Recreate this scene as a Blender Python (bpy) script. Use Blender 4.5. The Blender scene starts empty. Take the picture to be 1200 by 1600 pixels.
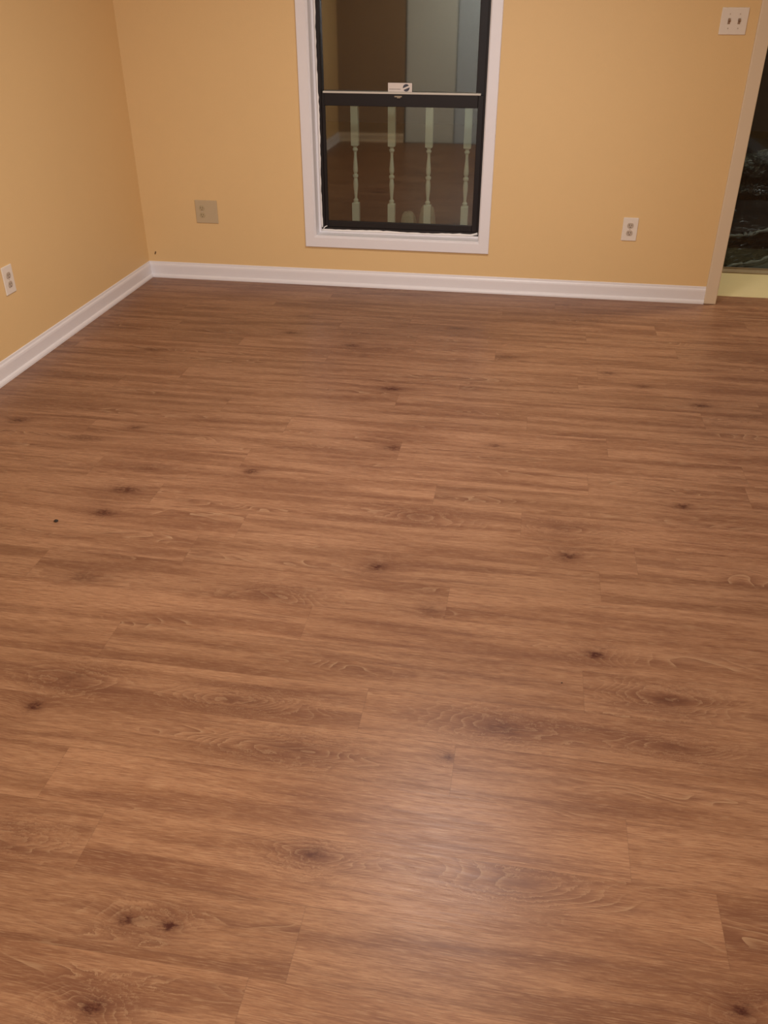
import bpy, bmesh, math, random
from mathutils import Vector, Matrix

# ------------------------------------------------------------------ camera, world, lights, exposure
S = bpy.context.scene
col = S.collection
S.view_settings.view_transform = 'Standard'
S.view_settings.look = 'None'
S.view_settings.gamma = 1.0
S.view_settings.use_curve_mapping = False
S.view_settings.exposure = -0.05

cam_d = bpy.data.cameras.new('camera')
cam_d.sensor_fit = 'AUTO'
cam_d.sensor_width = 36.0
cam_d.lens = 30.42
cam_d.clip_start = 0.02
cam = bpy.data.objects.new('camera', cam_d)
col.objects.link(cam)
cam.location = (0.0, 0.0, 1.5)
cam.rotation_euler = (math.radians(90 - 31.237), 0.0, math.radians(9.408))
S.camera = cam

world = bpy.data.worlds.new('night_sky')
S.world = world
world.use_nodes = True
world.node_tree.nodes['Background'].inputs[0].default_value = (0.10, 0.13, 0.2, 1)
world.node_tree.nodes['Background'].inputs[1].default_value = 0.02


def area(name, loc, size, power, color, rot=(0, 0, 0), shape='DISK', spread=180):
    d = bpy.data.lights.new(name, 'AREA')
    d.shape = shape
    d.size = size
    d.energy = power
    d.color = color
    d.spread = math.radians(spread)
    o = bpy.data.objects.new(name, d)
    col.objects.link(o)
    o.location = loc
    o.rotation_euler = rot
    return o


area('ceiling_lamp_light', (-0.18, 2.86, 2.36), 0.45, 40, (1.0, 0.94, 0.90))
area('entry_fill_light', (-0.40, 0.70, 2.36), 0.40, 44, (1.0, 0.86, 0.68))  # added warm fill, brightens the near floor and the wall behind the camera
fd = bpy.data.lights.new('camera_flash_light', 'SPOT')
fd.energy = 150
fd.color = (1.0, 0.95, 1.0)
fd.spot_size = math.radians(60)
fd.spot_blend = 1.0
fd.shadow_soft_size = 0.03
fo = bpy.data.objects.new('camera_flash_light', fd)
col.objects.link(fo)
fo.location = (0.0, 0.03, 1.56)
fo.rotation_euler = (math.radians(90 - 14), 0.0, math.radians(16))
area('nook_lamp_light', (1.7, 5.30, 2.34), 0.20, 25.0, (1.0, 0.88, 0.66))
area('porch_fill_light', (-0.1, 5.14, 2.25), 0.14, 3.2, (0.85, 1.0, 0.72), (math.radians(40), 0, 0))  # added greenish fill for the balusters, no fixture out there
area('patio_glint_light', (2.6, 6.2, 2.3), 0.12, 14.0, (1.0, 0.97, 0.92), (math.radians(10), math.radians(20), 0))  # added light, placed to raise glints on the black plastic

# ------------------------------------------------------------------ room dimensions (metres)
XL, XR = -2.25, 2.30
YB, YR = 4.935, -0.35
YO = 5.075                     # outer face of the back wall
ZC = 2.44
DX0 = 1.042                    # left edge of the doorway
WX0, WX1, WZ0, WZ1 = -1.216, -0.281, 0.278, 2.12


# ------------------------------------------------------------------ node helpers
class NT:
    def __init__(self, name):
        self.m = bpy.data.materials.new(name)
        self.m.use_nodes = True
        self.t = self.m.node_tree
        self.p = self.t.nodes['Principled BSDF']
        self.out = self.t.nodes['Material Output']

    def n(self, typ, **kw):
        nd = self.t.nodes.new(typ)
        for k, v in kw.items():
            setattr(nd, k, v)
        return nd

    def link(self, a, b):
        self.t.links.new(a, b)

    def put(self, sock, v):
        if isinstance(v, bpy.types.NodeSocket):
            self.link(v, sock)
        elif v is not None:
            sock.default_value = v

    def math(self, op, a, b=None, c=None, clamp=False):
        nd = self.n('ShaderNodeMath', operation=op)
        nd.use_clamp = clamp
        self.put(nd.inputs[0], a)
        self.put(nd.inputs[1], b)
        self.put(nd.inputs[2], c)
        return nd.outputs[0]

    def comb(self, x, y, z=0.0):
        nd = self.n('ShaderNodeCombineXYZ')
        for i, v in enumerate((x, y, z)):
            self.put(nd.inputs[i], v)
        return nd.outputs[0]

    def sep(self, v):
        nd = self.n('ShaderNodeSeparateXYZ')
        self.put(nd.inputs[0], v)
        return nd.outputs

    def noise(self, vec, scale=1.0, detail=2.0, rough=0.5, dist=0.0):
        nd = self.n('ShaderNodeTexNoise')
        self.put(nd.inputs['Vector'], vec)
        nd.inputs['Scale'].default_value = scale
        nd.inputs['Detail'].default_value = detail
        nd.inputs['Roughness'].default_value = rough
        nd.inputs['Distortion'].default_value = dist
        return nd.outputs[0]

    def rng(self, v, a, b, c=0.0, d=1.0, smooth=True):
        nd = self.n('ShaderNodeMapRange')
        nd.interpolation_type = 'SMOOTHSTEP' if smooth else 'LINEAR'
        self.put(nd.inputs[0], v)
        for i, q in enumerate((a, b, c, d)):
            self.put(nd.inputs[i + 1], q)
        return nd.outputs[0]

    def mix(self, f, a, b, mode='MIX'):
        nd = self.n('ShaderNodeMix', data_type='RGBA', blend_type=mode)
        self.put(nd.inputs[0], f)
        self.put(nd.inputs[6], a)
        self.put(nd.inputs[7], b)
        return nd.outputs[2]

    def bump(self, h, strength, dist=0.002):
        nd = self.n('ShaderNodeBump')
        nd.inputs['Strength'].default_value = strength
        nd.inputs['Distance'].default_value = dist
        self.put(nd.inputs['Height'], h)
        self.link(nd.outputs[0], self.p.inputs['Normal'])


def plain(name, c, rough=0.5, bump=0.0, bscale=300, var=0.0, vscale=6, metal=0.0, spec=0.5):
    t = NT(name)
    tc = t.n('ShaderNodeTexCoord').outputs['Object']
    base = (*c, 1)
    if var:
        f = t.noise(tc, vscale, 4, 0.6)
        base = t.mix(f, tuple(x * (1 - var) for x in c) + (1,), tuple(min(1, x * (1 + var)) for x in c) + (1,))
    t.put(t.p.inputs['Base Color'], base)
    t.p.inputs['Roughness'].default_value = rough
    t.p.inputs['Metallic'].default_value = metal
    t.p.inputs['Specular IOR Level'].default_value = spec
    if bump:
        t.bump(t.noise(tc, bscale, 2, 0.6), bump)
    return t.m


M = {}
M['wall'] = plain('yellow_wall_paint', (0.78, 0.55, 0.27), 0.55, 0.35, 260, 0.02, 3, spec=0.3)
M['front'] = plain('tan_brown_front_wall', (0.40, 0.28, 0.17), 0.6, 0.3, 200, 0.03, 3)  # even tan-brown tone, darker than the other walls
M['ceiling'] = plain('ceiling_paint', (0.80, 0.76, 0.68), 0.8, 0.3, 120)
M['trim'] = plain('white_trim_paint', (0.82, 0.80, 0.82), 0.38, 0.12, 60, 0.02, 12)
M['caulk'] = plain('white_caulk', (0.86, 0.82, 0.78), 0.5, 0.3, 120)
M['cream'] = plain('cream_trim_paint', (0.72, 0.60, 0.44), 0.45, 0.15, 60, 0.03, 10)
M['plate_white'] = plain('white_plastic', (0.80, 0.73, 0.64), 0.35)
M['recept_white'] = plain('grey_white_plastic', (0.52, 0.43, 0.34), 0.4)
M['plate_beige'] = plain('ivory_beige_plastic', (0.54, 0.43, 0.27), 0.4, var=0.03)
M['recept_beige'] = plain('beige_plastic', (0.46, 0.37, 0.22), 0.45)
M['slot'] = plain('dark_slot', (0.05, 0.035, 0.025), 0.8)
M['slot_beige'] = plain('brown_slot', (0.14, 0.09, 0.045), 0.8)
M['screw'] = plain('painted_screw', (0.6, 0.52, 0.42), 0.35, metal=0.3)
M['toggle'] = plain('tan_toggle', (0.30, 0.20, 0.13), 0.4)
M['black'] = plain('dark_bronze_frame', (0.013, 0.009, 0.008), 0.5, 0.1, 200, 0.15, 20, spec=0.3)
M['strip'] = plain('lit_ledge_strip', (0.62, 0.58, 0.50), 0.5)  # pale colour paints light catching the meeting rail's top ledge
M['sticker'] = plain('sticker_paper', (0.72, 0.64, 0.58), 0.6)
M['sticker_ink'] = plain('sticker_ink', (0.05, 0.05, 0.07), 0.6)
M['sticker_grey'] = plain('sticker_grey_ink', (0.36, 0.31, 0.28), 0.6)
M['latch'] = plain('brass_latch', (0.34, 0.28, 0.20), 0.4, metal=0.6)
M['baluster'] = plain('white_baluster_paint', (0.66, 0.68, 0.56), 0.5, 0.2, 80, 0.05, 15)
M['deck'] = plain('weathered_deck', (0.07, 0.065, 0.06), 0.8, 0.5, 40, 0.2, 8)
M['ground'] = plain('night_ground', (0.035, 0.035, 0.025), 0.9, 0.5, 20, 0.3, 4)
M['exterior'] = plain('dark_siding', (0.06, 0.055, 0.05), 0.8)
M['rock'] = plain('pale_stone', (0.30, 0.29, 0.20), 0.85, 0.8, 25, 0.25, 12)
M['vinyl'] = plain('pale_yellow_vinyl', (0.62, 0.52, 0.30), 0.45, 0.1, 100, 0.06, 7)
M['threshold'] = plain('taupe_threshold', (0.27, 0.21, 0.135), 0.5, 0.2, 60, 0.12, 14)
M['door_white'] = plain('cool_lit_white_door', (0.78, 0.86, 0.86), 0.45)  # white leaf with the tint of cool light put into its colour
M['door_blue'] = plain('cool_lit_blue_door', (0.66, 0.80, 0.95), 0.45)  # cool light put into the leaf colour as a stronger blue
M['crumb'] = plain('crumb_dark', (0.02, 0.012, 0.008), 0.7)
M['hole'] = plain('brown_nick', (0.16, 0.09, 0.035), 0.8)


def glass_mat(name, refl, tint):
    t = NT(name)
    tr = t.n('ShaderNodeBsdfTransparent')
    tr.inputs[0].default_value = (*tint, 1)
    gl = t.n('ShaderNodeBsdfGlossy')
    gl.inputs['Roughness'].default_value = 0.03
    gl.inputs['Color'].default_value = (1, 1, 1, 1)
    lw = t.n('ShaderNodeLayerWeight')
    lw.inputs[0].default_value = 0.25
    f = t.math('MULTIPLY_ADD', lw.outputs['Fresnel'], 0.6, refl, clamp=True)
    mx = t.n('ShaderNodeMixShader')
    t.link(f, mx.inputs[0])
    t.link(tr.outputs[0], mx.inputs[1])
    t.link(gl.outputs[0], mx.inputs[2])
    t.link(mx.outputs[0], t.out.inputs['Surface'])
    return t.m


M['pane'] = glass_mat('window_glass', 0.13, (0.86, 0.9, 0.86))
M['pane_door'] = glass_mat('patio_door_glass', 0.015, (0.8, 0.85, 0.82))


def tarp_mat():
    t = NT('black_plastic_sheet')
    tc = t.n('ShaderNodeTexCoord').outputs['Object']
    t.p.inputs['Base Color'].default_value = (0.012, 0.012, 0.013, 1)
    t.p.inputs['Roughness'].default_value = 0.22
    h = t.noise(tc, 9, 4, 0.6, 1.2)
    t.bump(h, 1.0, 0.04)
    return t.m


M['tarp'] = tarp_mat()
M['glint_fold'] = plain('plastic_glint_grey', (0.22, 0.21, 0.20), 0.22, 1.0, 60, 0.9, 30)  # mottled grey paints the glints of the black plastic


# ------------------------------------------------------------------ plank floor material
def floor_mat():
    t = NT('oak_plank_vinyl')

    def attr(name):
        nd = t.n('ShaderNodeAttribute')
        nd.attribute_name = name
        return nd
    pos = t.sep(t.n('ShaderNodeTexCoord').outputs['Object'])
    x, y = pos[0], pos[1]
    rn = t.sep(attr('rnd').outputs['Vector'])
    ox = t.math('MULTIPLY', rn[0], 61.0)
    oy = t.math('MULTIPLY', rn[1], 47.0)
    X = t.math('ADD', x, ox)
    Y = t.math('ADD', y, oy)
    core = halo = ring = None
    for k in ('knot_a', 'knot_b', 'knot_c'):
        a = t.sep(attr(k).outputs['Vector'])          # x, y, size
        b = t.sep(attr(k + '_look').outputs['Vector'])  # darkness, ring strength, stretch
        dx = t.math('SUBTRACT', x, a[0])
        dy = t.math('SUBTRACT', y, a[1])
        wob = t.math('MULTIPLY', t.math('SUBTRACT', t.noise(t.comb(X, t.math('MULTIPLY', Y, 1.6)), 42, 4, 0.7), 0.5), 0.040)
        dx = t.math('ADD', dx, wob)
        dy = t.math('ADD', dy, wob)
        sx = t.math('MULTIPLY', a[2], b[2])
        qx = t.math('DIVIDE', dx, sx)
        qy = t.math('DIVIDE', dy, a[2])
        d2 = t.math('ADD', t.math('MULTIPLY', qx, qx), t.math('MULTIPLY', qy, qy))
        e = t.math('EXPONENT', t.math('MULTIPLY', d2, -1.0))
        c = t.math('MULTIPLY', e, b[0])
        c = t.math('MULTIPLY', c, t.rng(t.noise(t.comb(t.math('MULTIPLY', X, 60), t.math('MULTIPLY', Y, 130)), 1, 3, 0.7), 0.30, 0.60, 0.35, 1.35))
        e2 = t.math('EXPONENT', t.math('MULTIPLY', d2, -0.13))
        h = t.math('MULTIPLY', e2, t.math('MAXIMUM', b[0], b[1]))
        r = t.math('MULTIPLY', t.math('EXPONENT', t.math('MULTIPLY', d2, -0.07)), b[1])
        core = c if core is None else t.math('ADD', core, c)
        halo = h if halo is None else t.math('ADD', halo, h)
        ring = r if ring is None else t.math('ADD', ring, r)
    # slow warp of the fibres, bent further around knots
    warp = t.math('MULTIPLY', t.math('SUBTRACT', t.noise(t.comb(t.math('MULTIPLY', X, 1.6), t.math('MULTIPLY', Y, 7)), 1, 2), 0.5), 0.035)
    yw = t.math('ADD', Y, warp)
    yw = t.math('ADD', yw, t.math('MULTIPLY', halo, 0.016))
    fib = t.noise(t.comb(t.math('MULTIPLY', X, 24), t.math('MULTIPLY', yw, 430)), 1, 3, 0.7)
    fib2 = t.noise(t.comb(t.math('MULTIPLY', X, 8), t.math('MULTIPLY', yw, 120)), 1, 4, 0.65)
    streak = t.noise(t.comb(t.math('MULTIPLY', X, 1.7), t.math('MULTIPLY', yw, 30)), 1, 4, 0.6, 0.3)
    broad = t.noise(t.comb(t.math('MULTIPLY', X, 1.5), t.math('MULTIPLY', yw, 15)), 1, 3, 0.55)
    # cathedral growth lines
    field = t.noise(t.comb(t.math('MULTIPLY', X, 2.1), t.math('MULTIPLY', yw, 9)), 1, 2, 0.45, 0.6)
    phase = t.math('ADD', t.math('MULTIPLY', field, 17.0), t.math('MULTIPLY', ring, 6.5))
    saw = t.math('FRACT', phase)
    line = t.math('MULTIPLY', t.rng(saw, 0.0, 0.30, 1, 0), 1.0)
    dline = t.rng(saw, 0.25, 0.95, 0, 1)
    mask = t.rng(t.noise(t.comb(t.math('MULTIPLY', X, 1.5), t.math('MULTIPLY', t.math('ADD', Y, 9.0), 12)), 1, 2), 0.56, 0.70)
    mask = t.math('MAXIMUM', mask, t.math('MULTIPLY', ring, 1.0), clamp=True)
    mask = t.math('MULTIPLY', mask, t.rng(t.noise(t.comb(t.math('MULTIPLY', X, 18), t.math('MULTIPLY', Y, 60)), 1, 2), 0.25, 0.55))
    light = (0.415, 0.224, 0.128, 1)
    mid = (0.300, 0.149, 0.082, 1)
    dark = (0.160, 0.066, 0.039, 1)
    c = t.mix(t.rng(broad, 0.38, 0.62), light, mid)
    c = t.mix(t.math('MULTIPLY', t.rng(broad, 0.50, 0.76), 0.48), c, dark)
    c = t.mix(t.math('MULTIPLY', t.rng(streak, 0.48, 0.70), 0.58), c, dark)
    c = t.mix(t.math('MULTIPLY', t.rng(fib2, 0.42, 0.74), 0.38), c, dark)
    c = t.mix(t.math('MULTIPLY', t.rng(fib, 0.44, 0.70), 0.55), c, dark)
    c = t.mix(t.math('MULTIPLY', t.rng(fib, 0.50, 0.30), 0.40), c, (0.52, 0.34, 0.21, 1))
    c = t.mix(t.math('MULTIPLY', t.math('MULTIPLY', mask, dline), 0.55), c, dark)
    c = t.mix(t.math('MULTIPLY', t.math('MULTIPLY', mask, line), 0.62), c, (0.50, 0.33, 0.20, 1))
    c = t.mix(t.math('MULTIPLY', mask, 0.14), c, dark)
    c = t.mix(t.math('MULTIPLY', halo, 0.30, clamp=True), c, dark)
    c = t.mix(t.math('MULTIPLY', core, 0.92, clamp=True), c, (0.070, 0.020, 0.014, 1))
    tone = t.rng(rn[2], 0, 1, 0.78, 0.87, smooth=False)
    tn = t.n('ShaderNodeVectorMath', operation='SCALE')
    t.link(c, tn.inputs[0])
    t.link(tone, tn.inputs['Scale'])
    c = tn.outputs[0]
    # seams
    uv = t.n('ShaderNodeUVMap')
    uv.uv_map = 'plank'
    s = t.sep(uv.outputs[0])
    v = t.math('MINIMUM', s[1], t.math('SUBTRACT', 0.1525, s[1]))
    uu = attr('plank_len').outputs['Fac']
    u = t.math('MINIMUM', s[0], t.math('SUBTRACT', uu, s[0]))
    e = t.math('MINIMUM', u, v)
    seam = t.rng(e, 0.0, 0.0016, 1, 0)
    c = t.mix(t.math('MULTIPLY', seam, 0.20), c, (0.06, 0.03, 0.02, 1))
    t.link(c, t.p.inputs['Base Color'])
    rough = t.rng(fib2, 0.3, 0.8, 0.30, 0.42, smooth=False)
    t.link(rough, t.p.inputs['Roughness'])
    t.p.inputs['Specular IOR Level'].default_value = 0.19
    hgt = t.math('SUBTRACT', t.math('MULTIPLY', fib, 0.5), t.math('MULTIPLY', seam, 0.2))
    t.bump(hgt, 0.10, 0.001)
    return t.m


M['floor'] = floor_mat()


# ------------------------------------------------------------------ mesh helpers
def add_box(bm, x0, x1, y0, y1, z0, z1, bevel=0.0, seg=2):
    vs = [bm.verts.new((x, y, z)) for x in (x0, x1) for y in (y0, y1) for z in (z0, z1)]
    idx = [(0, 1, 3, 2), (4, 6, 7, 5), (0, 4, 5, 1), (2, 3, 7, 6), (0, 2, 6, 4), (1, 5, 7, 3)]
    fs = [bm.faces.new([vs[i] for i in q]) for q in idx]
    if bevel:
        es = list({e for f in fs for e in f.edges})
        bmesh.ops.bevel(bm, geom=es, offset=bevel, segments=seg, profile=0.5, affect='EDGES', clamp_overlap=True)


def obj(name, bm, mat, parent=None, smooth=False, loc=(0, 0, 0)):
    bmesh.ops.recalc_face_normals(bm, faces=bm.faces)
    me = bpy.data.meshes.new(name)
    bm.to_mesh(me)
    bm.free()
    me.materials.append(mat)
    if smooth:
        for p in me.polygons:
            p.use_smooth = True
    o = bpy.data.objects.new(name, me)
    col.objects.link(o)
    o.location = loc
    if parent:
        o.parent = parent
    return o


def box(name, dims, mat, parent=None, bevel=0.0):
    bm = bmesh.new()
    add_box(bm, *dims, bevel=bevel)
    return obj(name, bm, mat, parent)


def struct(o):
    o['kind'] = 'structure'
    return o


def empty(name, loc, label=None, cat=None, group=None):
    o = bpy.data.objects.new(name, None)
    o.empty_display_size = 0.05
    col.objects.link(o)
    o.location = loc
    return tag(o, label, cat, group)


def tag(o, label=None, cat=None, group=None):
    if label:
        o['label'] = label
    if cat:
        o['category'] = cat
    if group:
        o['group'] = group
    return o


def lathe(bm, prof, cx, cy, seg=16):
    """prof: list of (radius, z)"""
    rings = []
    for r, z in prof:
        rings.append([bm.verts.new((cx + r * math.cos(2 * math.pi * i / seg), cy + r * math.sin(2 * math.pi * i / seg), z)) for i in range(seg)])
    for a, b in zip(rings, rings[1:]):
        for i in range(seg):
            j = (i + 1) % seg
            bm.faces.new((a[i], a[j], b[j], b[i]))
    bm.faces.new(rings[0])
    bm.faces.new(rings[-1])


# ------------------------------------------------------------------ floor planks
P = 0.1525
Y0 = 2.205
L = 1.253
known = {-1: 0.289, -2: -0.145, -3: -0.52, -4: 0.227, -6: -0.07, 3: 0.275, 4: -0.42, 5: 0.357, 6: 0.05, 9: 0.263, 7: -0.50, -8: 0.463,
         1: 0.05, 2: -0.25, 0: -0.85, -5: 0.95, -7: -0.95, 8: -0.25, 10: -0.9}
knots = [
    # x, y, size, dark, ring, stretch
    (-1.983, 2.903, .022, .75, .2, 1.8), (-1.486, 2.918, .020, .6, .2, 1.6), (-1.651, 2.798, .026, .55, .0, 3.0),
    (-1.317, 2.441, .022, .8, .3, 2.2), (-1.327, 2.283, .022, .85, .2, 1.8), (-1.225, 1.925, .026, .5, .4, 1.8),
    (-1.095, 1.400, .016, .85, .15, 1.3), (-1.050, 1.510, .020, .35, 1.0, 2.0), (-0.926, 2.639, .018, .8, .2, 1.6),
    (-0.371, 2.120, .018, .85, .4, 1.5), (-0.540, 3.466, .022, .85, .1, 2.0), (-0.445, 2.909, .020, .7, .0, 1.8),
    (-0.062, 2.995, .018, .6, .1, 1.8), (-0.300, 2.430, .020, .25, 1.0, 2.6), (0.180, 2.440, .020, .30, 1.0, 2.6),
    (0.586, 2.642, .020, .8, .1, 1.3), (0.199, 2.274, .018, .9, .5, 1.6), (0.262, 1.817, .016, .95, .6, 1.5),
    (-0.188, 1.935, .020, .45, .5, 1.6), (0.430, 1.672, .020, .40, 1.0, 2.2), (0.034, 1.512, .018, .45, 1.0, 2.6),
    (-0.082, 1.402, .012, .7, .0, .8), (-0.641, 0.901, .011, .95, .5, 1.5), (-0.557, 0.903, .011, .95, .5, 1.5),
    (-0.327, 1.100, .016, .6, 1.0, 1.9), (-0.632, 0.735, .015, .85, 1.0, 1.6), (0.468, 0.913, .013, .9, .5, 1.5),
    (0.545, 3.674, .020, .6, .1, 1.8), (0.765, 3.504, .020, .8, .1, 2.0), (-0.816, 3.964, .020, .7, .0, 2.0),
    (-1.156, 4.093, .020, .7, .0, 2.0), (0.401, 3.807, .018, .6, .0, 2.0), (-0.443, 1.367, .016, .2, 1.0, 3.2),
    (0.072, 1.100, .018, .15, 1.0, 2.6), (-1.298, 2.612, .026, .4, .4, 2.4), (-0.657, 1.929, .016, .2, .9, 3.0),
    (0.437, 1.513, .012, .25, .9, 4.0), (-0.60, 1.50, .014, .25, 1.0, 4.0), (-0.95, 1.03, .016, .1, 1.0, 2.6),
    (-0.06, 3.93, .020, .5, .0, 2.5), (-1.75, 3.75, .020, .5, .0, 2.5), (-0.33, 4.30, .020, .5, .0, 2.5), (-1.15, 4.36, .020, .45, .0, 2.5),
]
rng = random.Random(11)
verts, faces, uvs, rnd, plen = [], [], [], [], []
kn = {k: [] for k in ('knot_a', 'knot_b', 'knot_c', 'knot_a_look', 'knot_b_look', 'knot_c_look')}
XF0, XF1 = XL, XR
YF0, YF1 = YR, 5.085
r0 = math.floor((YF0 - Y0) / P)
r1 = math.floor((YF1 - Y0) / P)
for r in range(r0, r1 + 1):
    ya, yb = Y0 + r * P, Y0 + (r + 1) * P
    j0 = known.get(r, rng.uniform(-0.6, 0.6))
    cuts = [XF0] + [c for c in (j0 + i * L for i in range(-4, 5)) if XF0 + 0.02 < c < XF1 - 0.02] + [XF1]
    if r == 3:
        cuts = sorted(cuts + [0.815])
    for a, b in zip(cuts, cuts[1:]):
        y0c, y1c = max(ya, YF0), min(yb, YF1)
        base = len(verts)
        verts += [(a, y0c, 0), (b, y0c, 0), (b, y1c, 0), (a, y1c, 0)]
        faces.append((base, base + 1, base + 2, base + 3))
        uvs += [(0, y0c - ya), (b - a, y0c - ya), (b - a, y1c - ya), (0, y1c - ya)]
        rnd.append((rng.random(), rng.random(), rng.random()))
        plen.append(b - a)
        ks = [k for k in knots if a <= k[0] < b and ya <= k[1] < yb][:3]
        while len(ks) < 3:
            ks.append((-50, -50, .01, 0, 0, 1))
        for nm, k in zip(('knot_a', 'knot_b', 'knot_c'), ks):
            kn[nm].append(k[:3])
            kn[nm + '_look'].append(k[3:])
me = bpy.data.meshes.new('floor')
me.from_pydata(verts, [], faces)
uvl = me.uv_layers.new(name='plank')
for i, q in enumerate(uvs):
    uvl.data[i].uv = q


def vattr(name, vals):
    at = me.attributes.new(name, 'FLOAT_VECTOR', 'FACE')
    for i, v in enumerate(vals):
        at.data[i].vector = v


vattr('rnd', rnd)
for k, v in kn.items():
    vattr(k, v)
at = me.attributes.new('plank_len', 'FLOAT', 'FACE')
for i, v in enumerate(plen):
    at.data[i].value = v
me.materials.append(M['floor'])
fl = struct(bpy.data.objects.new('floor', me))
col.objects.link(fl)

# ------------------------------------------------------------------ walls and ceiling
bm = bmesh.new()
add_box(bm, XL, WX0, YB, YO, 0, ZC)
add_box(bm, WX0, WX1, YB, YO, 0, WZ0)
add_box(bm, WX0, WX1, YB, YO, WZ1, ZC)
add_box(bm, WX1, DX0 - 0.012, YB, YO, 0, ZC)
add_box(bm, DX0 - 0.012, 2.0, YB, YO, 2.05, ZC)
add_box(bm, 2.0, XR, YB, YO, 0, ZC)
struct(obj('wall_back', bm, M['wall']))
struct(box('wall_left', (XL - 0.12, XL, YR - 0.12, YO, 0, ZC), M['wall']))
struct(box('wall_right', (XR, XR + 0.12, YR - 0.12, YO, 0, ZC), M['wall']))
bm = bmesh.new()
add_box(bm, XL, -1.50, YR - 0.12, YR, 0, ZC)
add_box(bm, -1.50, -0.30, YR - 0.12, YR, 2.05, ZC)
add_box(bm, -0.30, XR, YR - 0.12, YR, 0, ZC)
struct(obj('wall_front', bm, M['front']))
struct(box('ceiling', (XL - 0.12, XR + 0.12, YR - 0.12, YO, ZC, ZC + 0.1), M['ceiling']))

# closet door leaves in the wall behind the camera (seen as a reflection in the window)
for nm, xa, xb, mt in (('door_2', -1.485, -0.945, 'door_white'), ('door_3', -0.935, -0.315, 'door_blue')):
    d = struct(empty(nm, ((xa + xb) / 2, YR, 0)))
    cx = (xa + xb) / 2
    bm = bmesh.new()
    add_box(bm, xa - cx, xb - cx, -0.06, -0.02, 0.002, 2.04)
    obj('door_leaf', bm, M[mt], d)

# beyond the doorway: a small nook with pale vinyl, a taupe threshold and a glazed patio door
struct(box('floor_nook', (DX0 - 0.1, XR, 5.085, 5.565, -0.02, 0.002), M['vinyl']))
struct(box('wall_nook_left', (DX0 - 0.10, DX0 - 0.01, YO, 5.70, -0.1, ZC), M['exterior']))
struct(box('wall_nook_right', (XR, XR + 0.12, YO, 5.70, -0.1, ZC), M['exterior']))
struct(box('ceiling_nook', (DX0 - 0.10, XR + 0.12, YO, 5.70, ZC, ZC + 0.1), M['ceiling']))
pd = struct(empty('door_1', (1.65, 5.62, 0)))
x0, x1 = DX0 - 0.01 - 1.65, XR - 1.65
bm = bmesh.new()
add_box(bm, x0, x1, -0.055, 0.04, -0.02, 0.012, 0.003)
add_box(bm, x0, x1, 0.008, 0.014, 0.012, 0.022)
obj('threshold', bm, M['threshold'], pd)
bm = bmesh.new()
for bx in ((x0, x0 + 0.03, 0.0, 0.04, 0.012, 2.2), (x1 - 0.05, x1, 0.0, 0.04, 0.012, 2.2), (x0, x1, 0.0, 0.04, 2.1, ZC)):
    add_box(bm, *bx)
obj('door_frame', bm, M['black'], pd)
bm = bmesh.new()
add_box(bm, x0 + 0.03, x1 - 0.05, 0.016, 0.022, 0.012, 2.1)
obj('door_pane', bm, M['pane_door'], pd)

# outside: deck and ground
struct(box('deck_floor', (-4.0, DX0 - 0.1, YO, 6.6, -0.16, -0.10), M['deck']))
struct(box('patio_floor', (DX0 - 0.1, 5.0, 5.70, 8.5, -0.10, -0.06), M['deck']))
struct(box('ground', (-9.0, 12.0, 5.2, 16.0, -0.6, -0.5), M['ground']))


# ------------------------------------------------------------------ baseboards
prof = [(0, 0), (0.020, 0), (0.020, 0.008), (0.017, 0.016), (0.010, 0.021), (0.010, 0.068), (0.0085, 0.076), (0.0045, 0.082), (0.0035, 0.091), (0, 0.093)]


def baseboard(name, pa, pb, nrm, ma, mb, mat):
    """run from pa to pb, nrm points into the room; ma/mb = mitre direction factor at each end"""
    bm = bmesh.new()
    pa, pb, n = Vector(pa), Vector(pb), Vector(nrm)
    d = (pb - pa).normalized()
    A = [bm.verts.new(pa + n * q + d * (q * ma) + Vector((0, 0, z))) for q, z in prof]
    B = [bm.verts.new(pb + n * q - d * (q * mb) + Vector((0, 0, z))) for q, z in prof]
    k = len(prof)
    for i in range(k):
        j = (i + 1) % k
        bm.faces.new((A[i], A[j], B[j], B[i]))
    bm.faces.new(A)
    bm.faces.new(B)
    return struct(obj(name, bm, mat))


baseboard('baseboard_back', (XL, YB, 0), (0.977, YB, 0), (0, -1, 0), 1, 0, M['trim'])
baseboard('baseboard_left', (XL, YB, 0), (XL, YR, 0), (1, 0, 0), 1, 1, M['trim'])
baseboard('baseboard_front', (XL, YR, 0), (-1.50, YR, 0), (0, 1, 0), 1, 0, M['cream'])
baseboard('baseboard_right', (XR, YR, 0), (XR, YB, 0), (-1, 0, 0), 0, 1, M['trim'])

# doorway casing with its jamb, worn rounded edge
bm = bmesh.new()
add_box(bm, 0.977, DX0, 4.918, 4.937, 0, 2.049, 0.005, 3)
add_box(bm, DX0 - 0.014, DX0 + 0.002, 4.930, YO, 0, 2.05, 0.003)
struct(obj('trim_1', bm, M['cream']))
struct(box('trim_2', (DX0 - 0.065, 2.06, 4.918, 4.935, 2.05, 2.115), M['cream'], bevel=0.004))

# ------------------------------------------------------------------ window
win = struct(empty('window_1', (-0.7485, 5.02, 0.278)))
WO = Vector((-0.7485, 5.02, 0.278))


def wpart(name, boxes, mat, bevel=0.0, parent=win, seg=2):
    bm = bmesh.new()
    for b in boxes:
        add_box(bm, b[0] - WO.x, b[1] - WO.x, b[2] - WO.y, b[3] - WO.y, b[4] - WO.z, b[5] - WO.z, bevel, seg)
    return obj(name, bm, mat, parent)


CW = 0.057
# mitred picture-frame casing
bm = bmesh.new()


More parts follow.
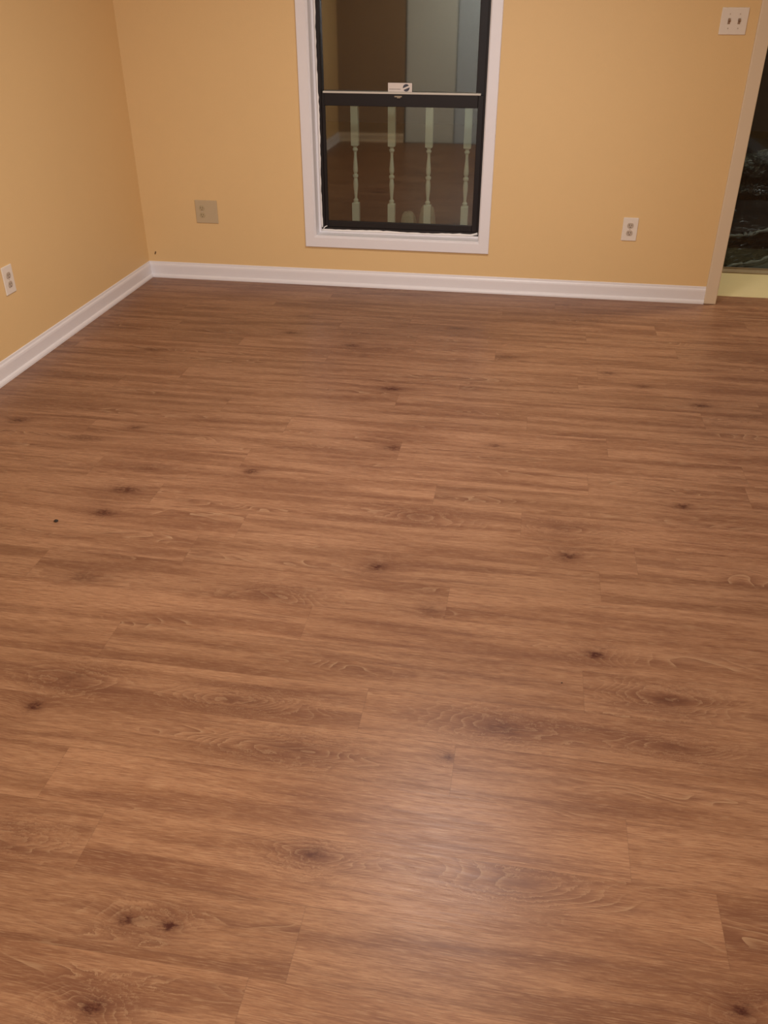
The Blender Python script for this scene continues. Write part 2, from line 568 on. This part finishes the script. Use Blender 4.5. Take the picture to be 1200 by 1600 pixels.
def ring_prof(bm, ix0, ix1, iz0, iz1, prof):
    loops = []
    for o_, yy in prof:
        pts = [(ix0 - o_, yy, iz0 - o_), (ix1 + o_, yy, iz0 - o_), (ix1 + o_, yy, iz1 + o_), (ix0 - o_, yy, iz1 + o_)]
        loops.append([bm.verts.new(Vector(p) - WO) for p in pts])
    for a, b in zip(loops, loops[1:] + loops[:1]):
        for i in range(4):
            j = (i + 1) % 4
            bm.faces.new((a[i], a[j], b[j], b[i]))


ring_prof(bm, WX0, WX1, WZ0, WZ1, [(0.0, YB), (0.0, 4.922), (0.003, 4.919), (CW - 0.003, 4.919), (CW, 4.922), (CW, YB)])
obj('casing', bm, M['trim'], win)
# reveal lining and inner stop
bm = bmesh.new()
ring_prof(bm, WX0 + 0.008, WX1 - 0.004, WZ0 + 0.008, WZ1 - 0.008, [(0.0, YO), (0.0, 4.928), (0.004, 4.923), (0.008, 4.923), (0.008, YO)])
obj('jamb_lining', bm, M['trim'], win)
wpart('stop', [(WX0 + 0.008, WX0 + 0.021, 4.995, 5.02, WZ0 + 0.008, WZ1 - 0.01), (WX0 + 0.021, WX1 - 0.004, 4.995, 5.02, WZ0 + 0.008, WZ0 + 0.018)], M['trim'], 0.002)
# black metal frame
fx0, fx1, fz0, fz1 = -1.195, WX1 - 0.004, WZ0 + 0.018, WZ1 - 0.02
wpart('frame', [(fx0, fx0 + 0.020, 5.015, 5.072, fz0, fz1), (fx1 - 0.016, fx1, 5.015, 5.072, fz0, fz1),
                (fx0 + 0.020, fx1 - 0.016, 5.015, 5.072, fz0, fz0 + 0.018), (fx0 + 0.020, fx1 - 0.016, 5.015, 5.072, fz1 - 0.02, fz1)], M['black'], 0.002)
lower = wpart('lower_sash', [(fx0 + 0.020, -1.158, 5.022, 5.044, fz0 + 0.018, 1.014), (-0.331, fx1 - 0.016, 5.022, 5.044, fz0 + 0.018, 1.014),
                             (-1.158, -0.331, 5.022, 5.044, fz0 + 0.018, 0.348), (-1.158, -0.331, 5.018, 5.044, 0.953, 1.014)], M['black'], 0.002)
upper = wpart('upper_sash', [(fx0 + 0.014, -1.178, 5.048, 5.068, 1.0, fz1 - 0.02), (-0.345, fx1 - 0.012, 5.048, 5.068, 1.0, fz1 - 0.02),
                             (-1.178, -0.345, 5.048, 5.068, 0.985, 1.012), (-1.178, -0.345, 5.048, 5.068, fz1 - 0.05, fz1 - 0.02)], M['black'], 0.002)
wpart('lit_ledge', [(-1.166, -0.318, 5.020, 5.046, 1.0145, 1.0235)], M['strip'], 0.001)  # added strip that draws the rail's lit top ledge
wpart('lower_pane', [(-1.160, -0.329, 5.031, 5.035, 0.345, 0.956)], M['pane'])
wpart('upper_pane', [(-1.180, -0.343, 5.056, 5.060, 1.010, fz1 - 0.045)], M['pane'])
wpart('latch', [(-0.775, -0.735, 5.012, 5.018, 1.000, 1.007), (-0.760, -0.742, 5.006, 5.018, 0.996, 1.002)], M['latch'], 0.001)
# sticker on the upper pane with a round dark emblem and an illegible grey line
st = wpart('sticker', [(-0.815, -0.686, 5.050, 5.0505, 1.022, 1.066)], M['sticker'])
bm = bmesh.new()
cx, cz, rr = -0.717 - WO.x, 1.043 - WO.z, 0.0185
yy = 5.0492 - WO.y
# two dark halves of the disc with a pale slanted band between
for sgn in (1, -1):
    pts = []
    for i in range(13):
        a = math.radians(22) + math.pi * (i / 12) if sgn > 0 else math.radians(22) + math.pi * (1 + i / 12)
        px, pz = rr * math.cos(a), rr * math.sin(a)
        nx, nz = -math.sin(math.radians(22)), math.cos(math.radians(22))
        dd = px * nx + pz * nz
        lo = 0.0045
        if sgn * dd < lo:
            k = sgn * lo - dd
            px, pz = px + nx * k, pz + nz * k
        pts.append(bm.verts.new((cx + px * 0.97, yy, cz + pz * 0.97)))
    bm.faces.new(pts)
obj('emblem', bm, M['sticker_ink'], st)
bm = bmesh.new()
lx = -0.808
for w in (0.006, 0.004, 0.007, 0.005, 0.006, 0.004, 0.006, 0.007, 0.004):
    add_box(bm, lx - WO.x, lx + w - WO.x, 5.0490 - WO.y, 5.0495 - WO.y, 1.0335 - WO.z, 1.038 - WO.z)
    lx += w + 0.0015
obj('printed_line', bm, M['sticker_grey'], st)
# ragged caulk bead along the left and bottom of the black frame
bm = bmesh.new()
cr = random.Random(5)


def bead(path, y):
    rings = []
    for i, (px, pz, r) in enumerate(path):
        a = Vector(path[max(0, i - 1)][:2])
        b = Vector(path[min(len(path) - 1, i + 1)][:2])
        t = (b - a).normalized()
        n = Vector((-t.y, t.x))
        rr_ = []
        for k in range(8):
            th = 2 * math.pi * k / 8
            q = n * (r * math.cos(th))
            rr_.append(bm.verts.new((px + q.x - WO.x, y + 0.6 * r * math.sin(th) - WO.y, pz + q.y - WO.z)))
        rings.append(rr_)
    for a, b in zip(rings, rings[1:]):
        for k in range(8):
            bm.faces.new((a[k], a[(k + 1) % 8], b[(k + 1) % 8], b[k]))
    bm.faces.new(rings[0])
    bm.faces.new(rings[-1])


pathL = []
z = 2.05
while z > 0.31:
    pathL.append((fx0 + 0.001 + 0.0025 * math.sin(z * 9) + cr.uniform(-0.0012, 0.0012), z, 0.0042 + cr.uniform(0, 0.0028)))
    z -= 0.022
bead(pathL, 5.014)
pathB = []
x = fx0
while x < fx1:
    pathB.append((x, fz0 + 0.0015 + 0.002 * math.sin(x * 13) + cr.uniform(-0.001, 0.001) + (0.012 if x > fx1 - 0.05 else 0) * ((x - fx1 + 0.05) / 0.05), 0.0045 + cr.uniform(0, 0.003)))
    x += 0.02
bead(pathB, 5.014)
bead([(-1.186, 0.300, 0.003), (-1.182, 0.309, 0.0028), (-1.175, 0.316, 0.0026), (-1.163, 0.321, 0.0022)], 5.013)
obj('caulk_bead', bm, M['caulk'], win, smooth=True)


# ------------------------------------------------------------------ deck railing outside
rl = empty('deck_railing', (-0.72, 5.40, -0.10), 'white wooden railing with turned balusters on the dark deck outside the window', 'railing')
bm = bmesh.new()
add_box(bm, -1.2, 1.2, -0.035, 0.035, 1.045, 1.08, 0.006)
add_box(bm, -1.2, 1.2, -0.015, 0.015, 1.015, 1.045)
obj('top_rail', bm, M['baluster'], rl)
bm = bmesh.new()
add_box(bm, -1.2, 1.2, -0.02, 0.02, 0.16, 0.21, 0.004)
obj('bottom_rail', bm, M['baluster'], rl)
bm = bmesh.new()
h = 0.0215
add_box(bm, -h, h, -h, h, 0.80, 1.015, 0.002)
add_box(bm, -h, h, -h, h, 0.21, 0.475, 0.002)
lathe(bm, [(0.0195, 0.80), (0.011, 0.792), (0.010, 0.788), (0.0155, 0.782), (0.0155, 0.774), (0.009, 0.765), (0.0085, 0.745), (0.0115, 0.71), (0.0145, 0.675),
           (0.0140, 0.655), (0.0095, 0.645), (0.0095, 0.641), (0.0160, 0.636), (0.0165, 0.630), (0.0160, 0.623), (0.0105, 0.618), (0.0130, 0.605), (0.0148, 0.585), (0.0140, 0.565),
           (0.0105, 0.53), (0.0085, 0.508), (0.0090, 0.500), (0.0155, 0.493), (0.0155, 0.485), (0.0115, 0.481), (0.0195, 0.475)], 0, 0)
bal = obj('baluster', bm, M['baluster'], rl)
bxs = [-1.068, -0.848, -0.628, -0.404]
for i, bx in enumerate(bxs + [-1.288, -0.184]):
    b = bal if i == 0 else bal.copy()
    if i:
        col.objects.link(b)
        b.parent = rl
    b.location = (bx + 0.72, 0, 0)
for px in (-1.2, 1.2):
    box('post', (px - 0.045, px + 0.045, -0.045, 0.045, 0.0, 1.14), M['baluster'], rl, 0.006)


def blob(name, loc, dims, mat, seed, amp, label, cat, power=2.0, sub=4, freq=3.0):
    bm = bmesh.new()
    bmesh.ops.create_icosphere(bm, subdivisions=sub, radius=1)
    from mathutils import noise as mn
    for v in bm.verts:
        p = v.co.copy()
        m = (abs(p.x) ** power + abs(p.y) ** power + abs(p.z) ** power) ** (1 / power)
        p = p / m
        d = 1 + amp * mn.noise(p * freq + Vector((seed, seed * 2, 0)))
        p = Vector((p.x * dims[0], p.y * dims[1], p.z * dims[2])) * d
        v.co = p
    zmin = min(v.co.z for v in bm.verts)
    cut = zmin * 0.82
    for v in bm.verts:
        v.co.z = max(v.co.z, cut) - cut
    o = obj(name, bm, mat, None, smooth=True, loc=loc)
    return tag(o, label, cat)


blob('stone', (-0.788, 5.72, -0.10), (0.052, 0.06, 0.195), M['rock'], 3, 0.10, 'shorter of two pale stones on the deck seen through the lower pane', 'stone', 3.5)
blob('stone', (-0.668, 5.74, -0.10), (0.054, 0.06, 0.215), M['rock'], 8, 0.10, 'taller of two pale stones, on the deck behind the third baluster', 'stone', 3.5)

# black plastic-covered bundles on the dark patio
bb_ = blob('covered_bundle', (1.40, 6.46, -0.06), (0.62, 0.33, 0.125), M['tarp'], 5, 0.09, 'low bundle wrapped in shiny black plastic beyond the doorway', 'bundle', 6.0, 6, 9.0)
bb_.rotation_euler = (0, 0, math.radians(44))
cs_ = blob('covered_stack', (2.05, 7.45, -0.06), (0.70, 0.30, 0.30), M['tarp'], 14, 0.09, 'taller dark plastic-covered stack behind the low shiny black bundle', 'bundle', 5.0, 5, 6.0)
cs_.rotation_euler = (0, 0, math.radians(8))
# added grey ridges standing in for glints along the front of the low bundle
for k, (zz, off, sd) in enumerate(((0.205, 0.0, 21), (0.03, -0.05, 22))):
    rr2 = random.Random(sd)
    pts = []
    for i in range(34):
        t_ = i / 33
        lx_ = -0.58 + 1.14 * t_
        pts.append((lx_, -0.325 + off + 0.012 * math.sin(t_ * 31 + k) + rr2.uniform(-.006, .006), zz + 0.010 * math.sin(t_ * 19) + rr2.uniform(-.006, .006), rr2.uniform(0.003, 0.017)))
    bm = bmesh.new()
    rings = []
    for (px, py, pz, r) in pts:
        rings.append([bm.verts.new((px, py + r * math.cos(2 * math.pi * q / 8), pz + r * math.sin(2 * math.pi * q / 8))) for q in range(8)])
    for a_, b_ in zip(rings, rings[1:]):
        for q in range(8):
            bm.faces.new((a_[q], a_[(q + 1) % 8], b_[(q + 1) % 8], b_[q]))
    bm.faces.new(rings[0])
    bm.faces.new(rings[-1])
    obj('plastic_glint', bm, M['glint_fold'], bb_, True)


# ------------------------------------------------------------------ outlets and switch
def disc_face(bm, cx, cz, y0, y1, rx, rz, seg=24, flat=0.8):
    """duplex receptacle face: a circle with flattened top and bottom"""
    a, b = [], []
    for i in range(seg):
        t = 2 * math.pi * i / seg
        px, pz = rx * math.cos(t), max(-flat * rz, min(flat * rz, rz * math.sin(t)))
        a.append(bm.verts.new((cx + px, y0, cz + pz)))
        b.append(bm.verts.new((cx + px * 0.96, y1, cz + pz * 0.96)))
    for i in range(seg):
        j = (i + 1) % seg
        bm.faces.new((a[i], a[j], b[j], b[i]))
    bm.faces.new(b)


def duplex(root, cx, mats, pw, ph, plate_name='plate'):
    bm = bmesh.new()
    add_box(bm, -pw / 2, pw / 2, -0.006, 0.0, -ph / 2, ph / 2, 0.003, 3)
    obj(plate_name, bm, mats[0], root)
    for s in (1, -1):
        bm = bmesh.new()
        disc_face(bm, cx, s * 0.0195, -0.006, -0.0085, 0.0172, 0.0172)
        rc = obj('receptacle', bm, mats[1], root)
        bm = bmesh.new()
        for sx, hh in ((-0.0063, 0.0045), (0.0063, 0.0035)):
            add_box(bm, cx + sx - 0.0012, cx + sx + 0.0012, -0.0090, -0.0084, s * 0.0195 + 0.003 - hh, s * 0.0195 + 0.003 + hh)
        disc_face(bm, cx, s * 0.0195 - 0.0085, -0.0084, -0.0090, 0.0026, 0.0026, 10, 1.0)
        obj('slot', bm, mats[2], rc)
    bm = bmesh.new()
    disc_face(bm, cx, 0, -0.006, -0.0075, 0.0032, 0.0032, 12, 1.0)
    obj('screw', bm, mats[3], root)


ow = empty('wall_outlet', (0.5265, YB, 0.384), 'white duplex outlet on the back wall between window and doorway', 'outlet')
duplex(ow, 0.0, (M['plate_white'], M['recept_white'], M['slot'], M['screw']), 0.080, 0.122)
ol = ow.copy()
col.objects.link(ol)
for ch in list(ow.children):
    c = ch.copy()
    col.objects.link(c)
    c.parent = ol
    for g in ch.children:
        d = g.copy()
        col.objects.link(d)
        d.parent = c
ol.location = (XL, 3.462, 0.400)
ol.rotation_euler = (0, 0, math.radians(90))
tag(ol, 'white duplex outlet on the left wall above its baseboard', 'outlet')

ob = empty('wall_outlet', (-1.855, YB, 0.392), 'wide beige double-gang outlet plate on the back wall left of the window', 'outlet')
duplex(ob, -0.026, (M['plate_beige'], M['recept_beige'], M['slot_beige'], M['screw']), 0.132, 0.128)

sw = empty('light_switch', (0.868, YB, 1.362), 'white double toggle switch plate high beside the doorway', 'switch')
bm = bmesh.new()
add_box(bm, -0.062, 0.062, -0.006, 0.0, -0.057, 0.057, 0.003, 3)
obj('plate', bm, M['plate_white'], sw)
for sx in (-0.023, 0.023):
    bm = bmesh.new()
    add_box(bm, sx - 0.0055, sx + 0.0055, -0.0075, -0.006, -0.012, 0.012)
    hs = obj('toggle_slot', bm, M['toggle'], sw)
    bm = bmesh.new()
    add_box(bm, -0.0036, 0.0036, -0.012, 0.0, -0.005, 0.005, 0.001)
    bmesh.ops.rotate(bm, verts=bm.verts, cent=(0, 0, 0), matrix=Matrix.Rotation(math.radians(-28), 3, 'X'))
    bmesh.ops.translate(bm, verts=bm.verts, vec=(sx, -0.007, 0.002))
    obj('toggle', bm, M['toggle'], hs)
    for sz in (-0.030, 0.030):
        bm = bmesh.new()
        disc_face(bm, sx, sz, -0.006, -0.0072, 0.003, 0.003, 12, 1.0)
        obj('screw', bm, M['screw'], sw)

# ------------------------------------------------------------------ small marks
bm = bmesh.new()
add_box(bm, -0.0035, 0.0035, -0.004, 0.0, -0.009, 0.009, 0.0015)
nk = obj('wire_stub', bm, M['hole'], None, loc=(-2.203, YB, 0.142))
nk.rotation_euler = (0, math.radians(20), 0)
tag(nk, 'tiny brown stub on the back wall just above the baseboard corner', 'wire stub')


def crumb(loc, s, label):
    bm = bmesh.new()
    bmesh.ops.create_icosphere(bm, subdivisions=2, radius=1)
    r = random.Random(3)
    for v in bm.verts:
        v.co *= r.uniform(0.8, 1.15)
        v.co.x *= s * 1.1
        v.co.y *= s
        v.co.z *= s * 0.5
    zmin = min(v.co.z for v in bm.verts)
    bmesh.ops.translate(bm, verts=bm.verts, vec=(0, 0, -zmin))
    return tag(obj('crumb', bm, M['crumb'], None, True, loc), label, 'crumb')


crumb((-1.456, 2.204, 0), 0.0068, 'small black crumb on the planks at left')
crumb((0.174, 1.693, 0), 0.0018, 'tiny dark speck on the planks right of centre')
